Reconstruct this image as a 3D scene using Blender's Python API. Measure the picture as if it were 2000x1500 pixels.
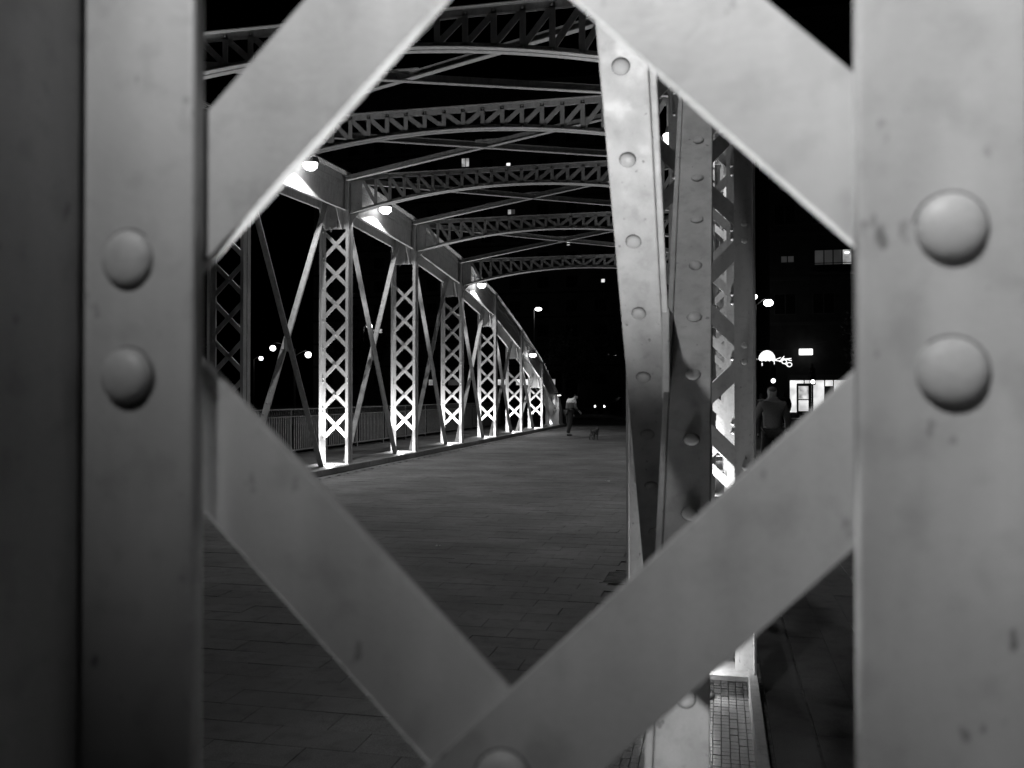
import bpy, bmesh, math, random
from mathutils import Vector, Matrix
R = math.radians
rnd = random.Random(7)
for o in list(bpy.data.objects):
    bpy.data.objects.remove(o)
SC = bpy.context.scene
COL = SC.collection

# ------------------------------------------------------------------ camera, world, exposure
# x: across the bridge (deck to the left), y: along the bridge, z: up; deck surface z = 0
cam_d = bpy.data.cameras.new('camera')
cam = bpy.data.objects.new('camera', cam_d)
COL.objects.link(cam)
cam.location = (0, 0, 1.6095)
cam.rotation_euler = (R(90 + 0.694), 0, R(12.873))
cam_d.sensor_width = 36
cam_d.lens = 31.716
cam_d.clip_start = 0.02
cam_d.clip_end = 2000
cam_d.dof.use_dof = True
cam_d.dof.focus_distance = 11.0
cam_d.dof.aperture_fstop = 5.6
SC.camera = cam

w = bpy.data.worlds.new('World')
SC.world = w
w.use_nodes = True
wn = w.node_tree
bg = wn.nodes['Background']
sky = wn.nodes.new('ShaderNodeTexSky')
sky.sky_type = 'NISHITA'
sky.sun_disc = False
sky.sun_elevation = R(-6)
sky.sun_rotation = R(200)
hs = wn.nodes.new('ShaderNodeHueSaturation')      # the photograph is black and white
hs.inputs['Saturation'].default_value = 0
wn.links.new(sky.outputs[0], hs.inputs['Color'])
wn.links.new(hs.outputs[0], bg.inputs['Color'])
bg.inputs['Strength'].default_value = 0.05

SC.view_settings.view_transform = 'Standard'
SC.view_settings.look = 'None'
SC.view_settings.exposure = 0
SC.view_settings.gamma = 1
SC.cycles.use_denoising = True
SC.cycles.sample_clamp_indirect = 3.0
SC.cycles.max_bounces = 6
SC.cycles.caustics_reflective = False
SC.cycles.caustics_refractive = False

# ------------------------------------------------------------------ materials
def mat(name, build):
    m = bpy.data.materials.new(name)
    m.use_nodes = True
    nt = m.node_tree
    b = nt.nodes['Principled BSDF']
    build(nt, b)
    return m

def N(nt, t, **kw):
    n = nt.nodes.new(t)
    for k, v in kw.items():
        if k in n.inputs:
            n.inputs[k].default_value = v
        else:
            setattr(n, k, v)
    return n

def g(v, a=1):
    return (v, v, v, a)

def noise_tone(nt, coord, scale, lo, hi, detail=4, p0=.35, p1=.65):
    n = N(nt, 'ShaderNodeTexNoise', Scale=scale, Detail=detail)
    nt.links.new(coord, n.inputs['Vector'])
    r = N(nt, 'ShaderNodeValToRGB')
    r.color_ramp.elements[0].position = p0
    r.color_ramp.elements[1].position = p1
    r.color_ramp.elements[0].color = g(lo)
    r.color_ramp.elements[1].color = g(hi)
    nt.links.new(n.outputs['Fac'], r.inputs['Fac'])
    return n, r

def mult(nt, a, b):
    m = N(nt, 'ShaderNodeMix', data_type='RGBA', blend_type='MULTIPLY')
    m.inputs[0].default_value = 1
    nt.links.new(a, m.inputs[6])
    nt.links.new(b, m.inputs[7])
    return m.outputs[2]

def steel(base, rough, bump=.25, wear=True):
    def f(nt, b):
        pos = N(nt, 'ShaderNodeNewGeometry').outputs['Position']
        n1, r1 = noise_tone(nt, pos, 5, base * .92, base * 1.05, 5)
        n2, r2 = noise_tone(nt, pos, 900, .86, 1.08, 2)
        c = mult(nt, r1.outputs[0], r2.outputs[0])
        mv = N(nt, 'ShaderNodeMapping')
        mv.inputs['Scale'].default_value = (16, 16, 3.2)
        nt.links.new(pos, mv.inputs['Vector'])
        n4, r4 = noise_tone(nt, mv.outputs[0], 1, .84, 1.06, 6, .32, .62)
        c = mult(nt, c, r4.outputs[0])
        n5, r5 = noise_tone(nt, pos, 30, .86, 1.02, 5, .30, .48)
        c = mult(nt, c, r5.outputs[0])
        if wear:
            # dark chips and rusty runs, thinly scattered
            mp = N(nt, 'ShaderNodeMapping')
            mp.inputs['Scale'].default_value = (34, 34, 20)
            nt.links.new(pos, mp.inputs['Vector'])
            n3, r3 = noise_tone(nt, mp.outputs[0], 1.3, .45, 1, 7, .27, .325)
            c = mult(nt, c, r3.outputs[0])
        nt.links.new(c, b.inputs['Base Color'])
        nr, rr = noise_tone(nt, pos, 14, rough * .8, min(1, rough * 1.25), 4)
        nt.links.new(rr.outputs[0], b.inputs['Roughness'])
        nb = N(nt, 'ShaderNodeTexNoise', Scale=160, Detail=3)
        nt.links.new(pos, nb.inputs['Vector'])
        nc = N(nt, 'ShaderNodeTexNoise', Scale=28, Detail=4)
        nt.links.new(pos, nc.inputs['Vector'])
        ad = N(nt, 'ShaderNodeMath', operation='ADD')
        nt.links.new(nb.outputs['Fac'], ad.inputs[0])
        nt.links.new(nc.outputs['Fac'], ad.inputs[1])
        bp = N(nt, 'ShaderNodeBump', Strength=bump, Distance=.0014)
        nt.links.new(ad.outputs[0], bp.inputs['Height'])
        nt.links.new(bp.outputs[0], b.inputs['Normal'])
    return f

M = {}
M['steel'] = mat('painted_steel', steel(.40, .52))
M['shade_grime'] = mat('rivet_shade_grime', steel(.10, .8))
M['rail'] = mat('railing_paint', steel(.045, .5))
M['iron'] = mat('dark_cast_iron', steel(.05, .5))
M['pole'] = mat('lamp_post_paint', steel(.12, .5, wear=False))

def cell_tone(nt, pos, sx, sy, lo, hi, bond):
    sp = N(nt, 'ShaderNodeSeparateXYZ')
    nt.links.new(pos, sp.inputs[0])
    def m(op, a, b):
        n = N(nt, 'ShaderNodeMath', operation=op)
        for i, v in enumerate((a, b)):
            if v is None:
                continue
            if isinstance(v, (int, float)):
                n.inputs[i].default_value = v
            else:
                nt.links.new(v, n.inputs[i])
        return n.outputs[0]
    row = m('FLOOR', m('DIVIDE', sp.outputs['Y'], sy), None)
    off = m('MULTIPLY', m('MODULO', row, 2), bond)
    colm = m('FLOOR', m('ADD', m('DIVIDE', sp.outputs['X'], sx), off), None)
    cb = N(nt, 'ShaderNodeCombineXYZ')
    nt.links.new(row, cb.inputs[0])
    nt.links.new(colm, cb.inputs[1])
    wn_ = N(nt, 'ShaderNodeTexWhiteNoise')
    nt.links.new(cb.outputs[0], wn_.inputs['Vector'])
    r = N(nt, 'ShaderNodeMapRange')
    r.inputs['To Min'].default_value = lo
    r.inputs['To Max'].default_value = hi
    nt.links.new(wn_.outputs['Value'], r.inputs['Value'])
    return r.outputs[0]

def stone(base, sx, sy, bond, rough=.85):
    def f(nt, b):
        pos = N(nt, 'ShaderNodeNewGeometry').outputs['Position']
        tone = cell_tone(nt, pos, sx, sy, .93, 1.07, bond)
        n1, r1 = noise_tone(nt, pos, 240, base * .72, base * 1.25, 3)
        n2, r2 = noise_tone(nt, pos, .9, .72, 1.12, 6)
        n3, r3 = noise_tone(nt, pos, 9, .82, 1.05, 6, .3, .5)
        c = mult(nt, mult(nt, mult(nt, r1.outputs[0], r2.outputs[0]), r3.outputs[0]), tone)
        nt.links.new(c, b.inputs['Base Color'])
        b.inputs['Roughness'].default_value = rough
        b.inputs['Specular IOR Level'].default_value = .5 if rough < .5 else .15
        nb = N(nt, 'ShaderNodeTexNoise', Scale=130, Detail=5)
        nt.links.new(pos, nb.inputs['Vector'])
        bp = N(nt, 'ShaderNodeBump', Strength=.35, Distance=.004)
        nt.links.new(nb.outputs['Fac'], bp.inputs['Height'])
        nt.links.new(bp.outputs[0], b.inputs['Normal'])
    return f

M['paver'] = mat('granite_paver', stone(.18, .46, .225, .5))
M['slab'] = mat('walkway_slab', stone(.15, .225, .45, 0))
M['kerb'] = mat('kerb_stone', stone(.20, 50, 1.2, 0, .6))
M['mosaic'] = mat('glazed_floor_tile', stone(.2, .0385, .042, 0, .3))

def plain(v, rough=.7, var=.25, scale=3):
    def f(nt, b):
        pos = N(nt, 'ShaderNodeNewGeometry').outputs['Position']
        n1, r1 = noise_tone(nt, pos, scale, v * (1 - var), v * (1 + var), 5)
        nt.links.new(r1.outputs[0], b.inputs['Base Color'])
        b.inputs['Roughness'].default_value = rough
    return f
M['mortar'] = mat('dark_mortar', plain(.12, .9, .3, 30))
M['asphalt'] = mat('asphalt', plain(.05, .85, .3, 12))
M['earth'] = mat('river_bank', plain(.05, .95, .4, .3))
M['facade'] = mat('apartment_render', plain(.22, .85, .12, .6))
M['facade2'] = mat('brick_render', plain(.03, .85, .2, 2))
M['trim'] = mat('window_trim', plain(.035, .7, .1, 2))
M['blind'] = mat('roller_blind', plain(.35, .8, .1, 4))
M['darkglass'] = mat('dark_window_glass', lambda nt, b: (b.inputs['Base Color'].__setattr__('default_value', g(.012)), b.inputs['Roughness'].__setattr__('default_value', .08)))
M['paint_white'] = mat('white_road_paint', plain(.6, .7, .2, 4))
M['rubber'] = mat('rubber', plain(.02, .8))
M['carpaint'] = mat('dark_car_paint', lambda nt, b: (b.inputs['Base Color'].__setattr__('default_value', g(.04)), b.inputs['Roughness'].__setattr__('default_value', .25), b.inputs['Coat Weight'].__setattr__('default_value', .6)))
M['skin'] = mat('skin', plain(.32, .55, .08, 20))
M['hair_dark'] = mat('dark_hair', plain(.03, .6, .3, 80))
M['hair_grey'] = mat('grey_hair', plain(.09, .6, .3, 80))
M['cloth_grey'] = mat('grey_knit', plain(.16, .9, .15, 60))
M['cloth_dark'] = mat('dark_cloth', plain(.025, .9, .3, 40))
M['cloth_white'] = mat('white_cloth', plain(.85, .85, .04, 40))
M['cloth_mid'] = mat('mid_grey_cloth', plain(.12, .9, .15, 40))
M['dogfur'] = mat('dog_fur', plain(.09, .95, .5, 14))
M['bark'] = mat('bark', plain(.07, .9, .4, 14))
M['leaf'] = mat('leaf', plain(.06, .7, .35, 3))
def water(nt, b):
    b.inputs['Base Color'].default_value = g(.01)
    b.inputs['Roughness'].default_value = .12
    pos = N(nt, 'ShaderNodeNewGeometry').outputs['Position']
    nb = N(nt, 'ShaderNodeTexNoise', Scale=1.2, Detail=4)
    nt.links.new(pos, nb.inputs['Vector'])
    bp = N(nt, 'ShaderNodeBump', Strength=.2, Distance=.1)
    nt.links.new(nb.outputs['Fac'], bp.inputs['Height'])
    nt.links.new(bp.outputs[0], b.inputs['Normal'])
M['water'] = mat('river_water', water)

def emit(name, strength, var=None, lo=.2, scale=2.0):
    def f(nt, b):
        b.inputs['Base Color'].default_value = g(.6)
        b.inputs['Emission Color'].default_value = g(1)
        b.inputs['Emission Strength'].default_value = strength
        if var:
            pos = N(nt, 'ShaderNodeNewGeometry').outputs['Position']
            n1, r1 = noise_tone(nt, pos, scale, lo, 1, 3, .3, .7)
            nt.links.new(r1.outputs[0], b.inputs['Emission Color'])
    return mat(name, f)
M['lens'] = emit('lamp_lens', 14)
M['globe'] = emit('street_lamp_globe', 6)
M['uplens'] = emit('uplight_lens', 10)
M['signal'] = emit('signal_lens', 5)
M['headlight'] = emit('headlight', 8)
M['window_lit'] = emit('lit_window', .5, True, .15, 1.5)
M['window_dim'] = emit('dim_lit_window', .035, True, .3, 1.0)
M['window_bright'] = emit('bright_window', 1.3, True, .35, 1.2)
M['sign_lit'] = emit('backlit_sign', 1.6)
M['garland'] = emit('festive_light_tube', 1.4)
M['poster'] = emit('backlit_poster', .9, True, .12, 2.6)

# ------------------------------------------------------------------ mesh helpers
class MB:
    def __init__(s):
        s.v, s.f, s.sm = [], [], []
    def add(s, vs, fs, smooth=False):
        o = len(s.v)
        s.v += [tuple(v) for v in vs]
        s.f += [tuple(i + o for i in f) for f in fs]
        s.sm += [smooth] * len(fs)
        return s
    def hexa(s, p):          # 8 points: bottom 4 ccw then top 4
        return s.add(p, [(3, 2, 1, 0), (4, 5, 6, 7), (0, 1, 5, 4), (1, 2, 6, 5), (2, 3, 7, 6), (3, 0, 4, 7)])
    def box(s, x0, x1, y0, y1, z0, z1):
        return s.hexa([(x0, y0, z0), (x1, y0, z0), (x1, y1, z0), (x0, y1, z0), (x0, y0, z1), (x1, y0, z1), (x1, y1, z1), (x0, y1, z1)])
    def bar(s, a, b, wv, hv):   # bar from a to b; wv, hv full-size vectors of the section
        a, b, wv, hv = Vector(a), Vector(b), Vector(wv) / 2, Vector(hv) / 2
        p = []
        for q in (a, b):
            p += [q - wv - hv, q + wv - hv, q + wv + hv, q - wv + hv]
        d = (b - a)
        if d.dot(wv.cross(hv)) < 0:
            p = p[4:] + p[:4]
        return s.hexa(p)
    def tube(s, pts, rad, n=10, cap=True, smooth=True):
        rings = []
        pts = [Vector(p) for p in pts]
        if not isinstance(rad, (list, tuple)):
            rad = [rad] * len(pts)
        up = None
        vs, fs = [], []
        for i, p in enumerate(pts):
            t = (pts[min(i + 1, len(pts) - 1)] - pts[max(i - 1, 0)]).normalized()
            if up is None:
                up = Vector((0, 0, 1)) if abs(t.z) < .9 else Vector((1, 0, 0))
            a = t.cross(up).normalized()
            b = a.cross(t).normalized()
            up = b
            for k in range(n):
                c, q = math.cos(2 * math.pi * k / n), math.sin(2 * math.pi * k / n)
                vs.append(p + (a * c + b * q) * rad[i])
        for i in range(len(pts) - 1):
            for k in range(n):
                k2 = (k + 1) % n
                fs.append((i * n + k, i * n + k2, (i + 1) * n + k2, (i + 1) * n + k))
        s.add(vs, fs, smooth)
        if cap:
            s.add(vs[:n], [tuple(range(n))[::-1]])
            s.add(vs[-n:], [tuple(range(n))])
        return s
    def lathe(s, prof, n=16, M4=None, smooth=True):   # prof [(r,z)] about z
        vs, fs = [], []
        for r, z in prof:
            for k in range(n):
                v = Vector((r * math.cos(2 * math.pi * k / n), r * math.sin(2 * math.pi * k / n), z))
                vs.append(M4 @ v if M4 else v)
        for i in range(len(prof) - 1):
            for k in range(n):
                k2 = (k + 1) % n
                fs.append((i * n + k, i * n + k2, (i + 1) * n + k2, (i + 1) * n + k))
        return s.add(vs, fs, smooth)
    def prism(s, poly, y0, y1, axis='y'):
        # poly of (x,z) extruded along y, or (y,z) along x, or (x,y) along z
        n = len(poly)
        def P(a, b, c):
            return {'y': (a, c, b), 'x': (c, a, b), 'z': (a, b, c)}[axis]
        vs = [P(a, b, y0) for a, b in poly] + [P(a, b, y1) for a, b in poly]
        fs = [tuple(range(n)), tuple(range(2 * n - 1, n - 1, -1))]
        for i in range(n):
            j = (i + 1) % n
            fs.append((i + n, j + n, j, i))
        return s.add(vs, fs)
    def mesh(s, name):
        me = bpy.data.meshes.new(name)
        me.from_pydata(s.v, [], s.f)
        bm = bmesh.new()
        bm.from_mesh(me)
        bmesh.ops.recalc_face_normals(bm, faces=bm.faces)
        bm.to_mesh(me)
        bm.free()
        me.polygons.foreach_set('use_smooth', s.sm)
        me.update()
        return me

WM = {}
def put(name, mesh, m=None, parent=None, world=None, label=None, cat=None, group=None, kind=None, bevel=0, seg=2):
    if isinstance(mesh, MB):
        mesh = mesh.mesh(name)
    o = bpy.data.objects.new(name, mesh)
    COL.objects.link(o)
    W = world or Matrix()
    WM[o.name] = W
    if parent:
        o.parent = parent
        o.matrix_basis = WM[parent.name].inverted() @ W
    else:
        o.matrix_basis = W
    if m and mesh and not mesh.materials:
        mesh.materials.append(M[m])
    if label: o['label'] = label
    if cat: o['category'] = cat
    if group: o['group'] = group
    if kind: o['kind'] = kind
    if bevel:
        b = o.modifiers.new('bevel', 'BEVEL')
        b.width = bevel
        b.segments = seg
        b.limit_method = 'ANGLE'
        b.harden_normals = False
    return o
def thing(name, loc, label, cat, group=None, rz=0):
    return put(name, None, None, None, Matrix.Translation(loc) @ Matrix.Rotation(rz, 4, 'Z'), label, cat, group)
T = lambda x, y, z: Matrix.Translation((x, y, z))

def spot(name, parent, loc, aim, watts, cone, blend, rad=.04):
    d = bpy.data.lights.new(name, 'SPOT')
    d.energy = watts
    d.spot_size = R(cone)
    d.spot_blend = blend
    d.shadow_soft_size = rad
    o = bpy.data.objects.new(name, d)
    COL.objects.link(o)
    q = (Vector(aim) - Vector(loc)).to_track_quat('-Z', 'Y')
    W = T(*loc) @ q.to_matrix().to_4x4()
    o.parent = parent
    o.matrix_basis = WM[parent.name].inverted() @ W
    return o
def point(name, parent, loc, watts, rad=.15):
    d = bpy.data.lights.new(name, 'POINT')
    d.energy = watts
    d.shadow_soft_size = rad
    o = bpy.data.objects.new(name, d)
    COL.objects.link(o)
    o.parent = parent
    o.matrix_basis = WM[parent.name].inverted() @ T(*loc)
    return o

# ------------------------------------------------------------------ bridge dimensions
P0, PL = 0.6251, 4.3678            # first post, panel length
Y = lambda i: P0 + PL * i
TOP = {-1: 3.07, 0: 4.22, 1: 5.19, 2: 5.79, 3: 6.18, 4: 6.32, 5: 6.18, 6: 5.80, 7: 5.19, 8: 4.22, 9: 3.07, 10: 1.50}
XL, XR = -8.03, -0.1465
BASE = .13
PITCH, SLOPE, BW = .65, .9736, .081

# ------------------------------------------------------------------ setting: ground, deck, water
put('ground', MB().add([(-900, 46.5, -.06), (900, 46.5, -.06), (900, 1500, -.06), (-900, 1500, -.06)], [(0, 1, 2, 3)]), 'earth', kind='structure')
put('river', MB().add([(-900, -60, -5), (900, -60, -5), (900, 47, -5), (-900, 47, -5)], [(0, 1, 2, 3)]), 'water', kind='structure')
mb = MB(); mb.box(-900, 900, 46.2, 47.2, -6, -.1)
put('river_bank', mb, 'earth', kind='structure')
deck = put('bridge_deck', MB().box(-7.62, -.52, -8, 46.2, -.5, -.012), 'mortar', kind='structure')
walk_r = put('walkway_pavement', MB().box(.214, 3.4, -8, 46.2, -.5, -.012), 'mortar', kind='structure')
walk_l = put('outer_walkway', MB().box(-11.4, -8.46, -8, 46.2, -.5, -.004), 'slab', kind='structure')

def paver_mesh(name, lx, ly, gap=.0028, h=.03, ch=.0015):
    x, y = lx / 2 - gap / 2, ly / 2 - gap / 2
    m = MB()
    v = [(-x, -y, -h), (x, -y, -h), (x, y, -h), (-x, y, -h), (-x, -y, -ch), (x, -y, -ch), (x, y, -ch), (-x, y, -ch),
         (-x + ch, -y + ch, 0), (x - ch, -y + ch, 0), (x - ch, y - ch, 0), (-x + ch, y - ch, 0)]
    f = [(8, 9, 10, 11)]
    for a in (0, 4):
        for k in range(4):
            k2 = (k + 1) % 4
            f.append((a + k, a + k2, a + 4 + k2, a + 4 + k))
    m.add(v, f)
    return m
def inview(x, y):
    c, s = math.cos(R(12.873)), math.sin(R(12.873))
    xc, zc = x * c + y * s, y * c - x * s
    if zc < .5: return False
    px, py = 1000 + 1762 * xc / zc, 771 + 1762 * 1.61 / zc
    return 380 < px < 1700 and py < 1540
def pave(parent, cells, lx, ly, matn, limit):
    base = paver_mesh('paver', lx, ly)
    me = base.mesh('paver')
    me.materials.append(M[matn])
    vis = sorted([c for c in cells if inview(*c)], key=lambda c: c[0] ** 2 + c[1] ** 2)[:limit]
    vs = set(vis)
    rest = MB()
    for c in cells:
        W = T(c[0], c[1], rnd.uniform(-.0022, .0012)) @ Matrix.Rotation(rnd.gauss(0, .0025), 4, 'X') @ Matrix.Rotation(rnd.gauss(0, .0025), 4, 'Y') @ Matrix.Rotation(rnd.gauss(0, .003), 4, 'Z')
        if c in vs:
            put('paver', me, None, parent, W)
        else:
            rest.add([W @ Vector(v) for v in base.v], base.f)
    put('distant_pavers', rest, matn, parent, kind='stuff')
cells = []
r0 = 0
for r in range(-20, 204):
    y = (r + .5) * .225
    if y > 46.1: continue
    for k in range(-18, 2):
        x = (k + (.0 if r % 2 else .5)) * .46
        if -7.62 + .23 <= x <= -.53 - .2:
            cells.append((round(x, 4), round(y, 4)))
pave(deck, cells, .46, .225, 'paver', 300)
cells = []
for r in range(-6, 102):
    y = (r + .5) * .45
    for k in range(13):
        x = .45 + (k + .5) * .225
        if x < 3.3 and y < 46: cells.append((round(x, 4), round(y, 4)))
pave(walk_r, cells, .225, .45, 'slab', 120)
# border stones of the right walkway
bs = paver_mesh('border_stone', .20, 1.27, h=.04)
bm_ = bs.mesh('border_stone')
bm_.materials.append(M['slab'])
for k in range(-3, 36):
    put('border_stone', bm_, None, walk_r, T(.34, 5.11 + (k + .5) * 1.27 - 1.27, 0))
# fix side strips of the deck
mb = MB(); mb.box(-7.62, -7.44, -8, 46.2, -.01, -.002)
put('edge_strip', mb, 'kerb', deck)
mb = MB(); mb.box(-.735, -.53, -8, 46.2, -.01, -.003)
put('edge_strip', mb, 'kerb', deck)

# left kerb: stones end to end
kl = put('truss_kerb', MB().box(XL - .40, XL + .40, -8, 46.2, -.3, BASE - .012), 'mortar', kind='structure')
km = MB().box(-.42, .42, -.596, .596, -.12, 0).mesh('kerb_stone')
km.materials.append(M['kerb'])
for k in range(-4, 38):
    put('kerb_stone', km, None, kl, T(XL, k * 1.2 + .4, BASE + rnd.uniform(-.002, .002)), bevel=.012)

# ------------------------------------------------------------------ the bridge
bridge = thing('iron_truss_bridge', (-4.09, 22, 0), 'riveted grey iron truss bridge with lattice posts and arched overhead beams', 'bridge')

def dome(r, h=.37, n=16, rings=5):
    prof = [(r * 1.0, -.002), (r, r * .05), (r * .99, r * .14)]
    for k in range(1, rings + 1):
        a = math.pi / 2 * k / rings
        prof.append((max(r * math.cos(a), 1e-4) * .97, r * .16 + r * (h - .04) * math.sin(a)))
    return prof
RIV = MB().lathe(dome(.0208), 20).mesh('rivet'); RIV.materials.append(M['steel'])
def ring(me, r):       # dark ring: edge shadow and dirt at the rivet head, put into colour
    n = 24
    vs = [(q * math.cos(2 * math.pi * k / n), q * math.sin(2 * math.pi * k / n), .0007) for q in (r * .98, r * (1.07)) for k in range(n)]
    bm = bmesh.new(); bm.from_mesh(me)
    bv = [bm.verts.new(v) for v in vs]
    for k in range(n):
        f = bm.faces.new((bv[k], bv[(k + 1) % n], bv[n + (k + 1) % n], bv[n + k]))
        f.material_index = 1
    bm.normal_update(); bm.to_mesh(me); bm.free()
    me.materials.append(M['shade_grime'])
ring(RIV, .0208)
RIV_S = MB().lathe(dome(.017), 14, None).mesh('rivet'); RIV_S.materials.append(M['steel'])
def facing(n, loc, vary=0):
    W = T(*loc) @ Vector(n).to_track_quat('Z', 'Y').to_matrix().to_4x4()
    if vary:      # hand driven heads: never quite alike
        W = W @ Matrix.Rotation(rnd.gauss(0, .03), 4, 'X') @ Matrix.Rotation(rnd.gauss(0, .03), 4, 'Y') @ Matrix.Diagonal((1 + rnd.gauss(0, .025), 1 + rnd.gauss(0, .025), 1 + rnd.gauss(0, .06), 1))
    return W
def tiny(mb, loc, n, r=.019):
    mb.lathe([(r, 0), (r * .72, r * .5), (r * .02, r * .7)], 6, facing(n, loc))

# flat lattice bars, shared
def lattice_bar(up, half):
    t = SLOPE if up else -SLOPE
    d = Vector((1, 0, t)).normalized()
    nrm = Vector((-d.z, 0, d.x)) * BW
    y = -.006 if up else .0065
    return MB().bar(Vector((-half, y, -half * t)), Vector((half, y, half * t)), nrm, (0, .012, 0))
BARS = {u: lattice_bar(u, .315).mesh('lattice_bar') for u in (True, False)}
for me in BARS.values(): me.materials.append(M['steel'])

HW, GAP, TH = .338, .231, .012
def post(cx, i, phase, detail, label=None):
    """four angles, lattice in the plane across the bridge, riveted web plate at the head"""
    y, zt = Y(i), TOP[i]
    hg = zt - 1.14
    m = MB()
    for sx in (-1, 1):
        for sy in (-1, 1):
            # leg against the lattice
            x0, x1 = sorted((cx + sx * (GAP + ((.034 if detail > 1 else .010) if sy > 0 else 0)), cx + sx * HW))
            y0, y1 = sorted((y + sy * .013, y + sy * (.0295 if detail > 1 and sy < 0 else .025)))
            m.box(x0, x1, y0, y1, BASE, zt)
            # leg along the bridge
            x0, x1 = sorted((cx + sx * (HW - TH), cx + sx * HW))
            y0, y1 = sorted((y + sy * (.0296 if detail > 1 and sy < 0 else .0251), y + sy * .118))
            m.box(x0, x1, y0, y1, BASE, zt)
    p = put('post', m, 'steel', bridge, label=label, bevel=.004 if detail > 1 else 0, seg=3)
    # head plate between the angles and a stiffener
    mp = MB().box(cx - HW + .002, cx + HW - .002, y - .0125, y + .0125, hg, zt - .004)
    mp.box(cx - .05, cx + .05, y - .07, y - .0128, hg + .02, zt - .05)
    hp = put('head_plate', mp, 'steel', p)
    mbx = MB().box(cx - HW - .02, cx + HW + .02, y - .13, y + .13, BASE - .012, BASE + .012)
    put('base_plate', mbx, 'steel', p)
    z = phase
    while z < BASE + .30: z += PITCH
    zs = [z + k * PITCH for k in range(-1, 12)]
    rv = MB()
    for zc in zs:
        if zc + .18 > hg or zc < BASE + .03:
            pass
        top_ok = zc + .315 * SLOPE + .05 < hg + .06
        if not top_ok: continue
        low_ok = zc - .315 * SLOPE > BASE - .005
        for up in (True, False):
            if low_ok:
                put('lattice_bar', BARS[up], None, p, T(cx, y, zc), bevel=.0008 if detail > 1 else 0)
            else:      # half bars that run into the base plate
                t = SLOPE if up else -SLOPE
                lo = (BASE + .05 - zc) / SLOPE
                a = lo if up else -.315
                b = .315 if up else -lo
                d = Vector((1, 0, t)).normalized(); nr = Vector((-d.z, 0, d.x)) * BW
                yy = -.006 if up else .0065
                put('lattice_bar', MB().bar((cx + a, y + yy, zc + a * t), (cx + b, y + yy, zc + b * t), nr, (0, .012, 0)), 'steel', p)
        for sx in (-1, 1):
            for dz in (1, -1):
                q = (cx + sx * .285, y - (.0295 if detail > 1 else .025), zc + dz * .281)
                if q[2] < BASE + .05: continue
                if detail:
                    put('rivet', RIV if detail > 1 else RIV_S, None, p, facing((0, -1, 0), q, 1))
                else:
                    tiny(rv, q, (0, -1, 0))
        q = (cx, y - .0125, zc)
        if detail:
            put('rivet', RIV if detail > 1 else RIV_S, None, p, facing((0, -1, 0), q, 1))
        else:
            tiny(rv, q, (0, -1, 0))
    # rivet rows on the head plate
    k = 0
    zz = hg + .05
    while zz < zt - .03:
        for xx in (-.29, -.13, .13, .29):
            tiny(rv, (cx + xx, y - (.026 if abs(xx) > .2 else .0135), zz), (0, -1, 0), .015)
        for sx in (-1, 1):
            tiny(rv, (cx + sx * HW, y - .07, zz), (sx, 0, 0), .015)
        zz += .085
    put('rivets', rv, 'steel', p, kind='stuff')
    # gusset wings under the chord, on both sides
    for sy in (-1, 1):
        for sx in (-1, 1):
            xx = cx + sx * .19
            yy = y + sy * .12
            mw = MB().prism([(yy, zt - .74), (yy + sy * .34, zt - .74), (yy + sy * .05, hg - .02), (yy, hg - .02)], xx - .007, xx + .007, 'x')
            put('gusset_plate', mw, 'steel', p)
    return p

LAB_NEAR = 'broad lattice post filling the foreground, seen close and out of focus'
for i in range(0, 10):
    post(XR, i, {0: 1.3427, 1: 1.505}.get(i, .30 + .65 * 2), {0: 2, 1: 1}.get(i, 0), {0: LAB_NEAR, 1: 'second lattice post, right behind the near crossed braces'}.get(i))
for i in range(2, 10):
    post(XL, i, .30 + .65 * 2, 0)

def chord(cx, i, j, mi=0, mj=0):
    a, b = Y(i) + mi, Y(j) + mj
    za = TOP[i] + (TOP[j] - TOP[i]) * mi / PL
    zb = TOP[j] - (TOP[j] - TOP[i]) * (-mj) / PL
    m = MB()
    def strip(x0, x1, n0, n1):
        m.hexa([(cx + x0, a, za - n1), (cx + x1, a, za - n1), (cx + x1, b, zb - n1), (cx + x0, b, zb - n1),
                (cx + x0, a, za - n0), (cx + x1, a, za - n0), (cx + x1, b, zb - n0), (cx + x0, b, zb - n0)])
    strip(-.36, .36, -.05, -.026)
    strip(-.33, .33, -.026, 0)
    for s in (-1, 1):
        x = sorted((s * .19, s * .205)); strip(x[0], x[1], 0, .74)
        x = sorted((s * .2051, s * .30)); strip(x[0], x[1], 0.0005, .016)
        x = sorted((s * .2051, s * .221)); strip(x[0], x[1], .0165, .13)
        x = sorted((s * .2051, s * .215)); strip(x[0], x[1], .25, .30)
        x = sorted((s * .2051, s * .255)); strip(x[0], x[1], .725, .738)
    o = put('top_chord', m, 'steel', bridge)
    rv = MB()
    s = 1 if cx < -4 else -1
    n = int((b - a) / .11)
    for k in range(n):
        t = (k + .5) / n
        for nn, xo in ((.07, .222), (.19, .2055), (.275, .2155)):
            tiny(rv, (cx + s * xo, a + (b - a) * t, za + (zb - za) * t - nn), (s, 0, 0), .014)
    put('rivets', rv, 'steel', o, kind='stuff')
    return o
for i in range(-1, 10):
    chord(XR, i, i + 1)
for i in range(2, 10):
    chord(XL, i, i + 1)
# end posts where the chords come down
for cx in (XL, XR):
    y = Y(10)
    m = MB().prism([(y - .25, BASE), (y + .9, BASE), (y + .75, .9), (y + .06, 1.52), (y - .25, 1.62)], cx - .34, cx + .34, 'x')
    e = put('end_post', m, 'steel', bridge, bevel=.015)
    put('base_plate', MB().box(cx - .4, cx + .4, y - .35, y + 1.0, BASE - .01, BASE + .02), 'steel', e)

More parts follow.
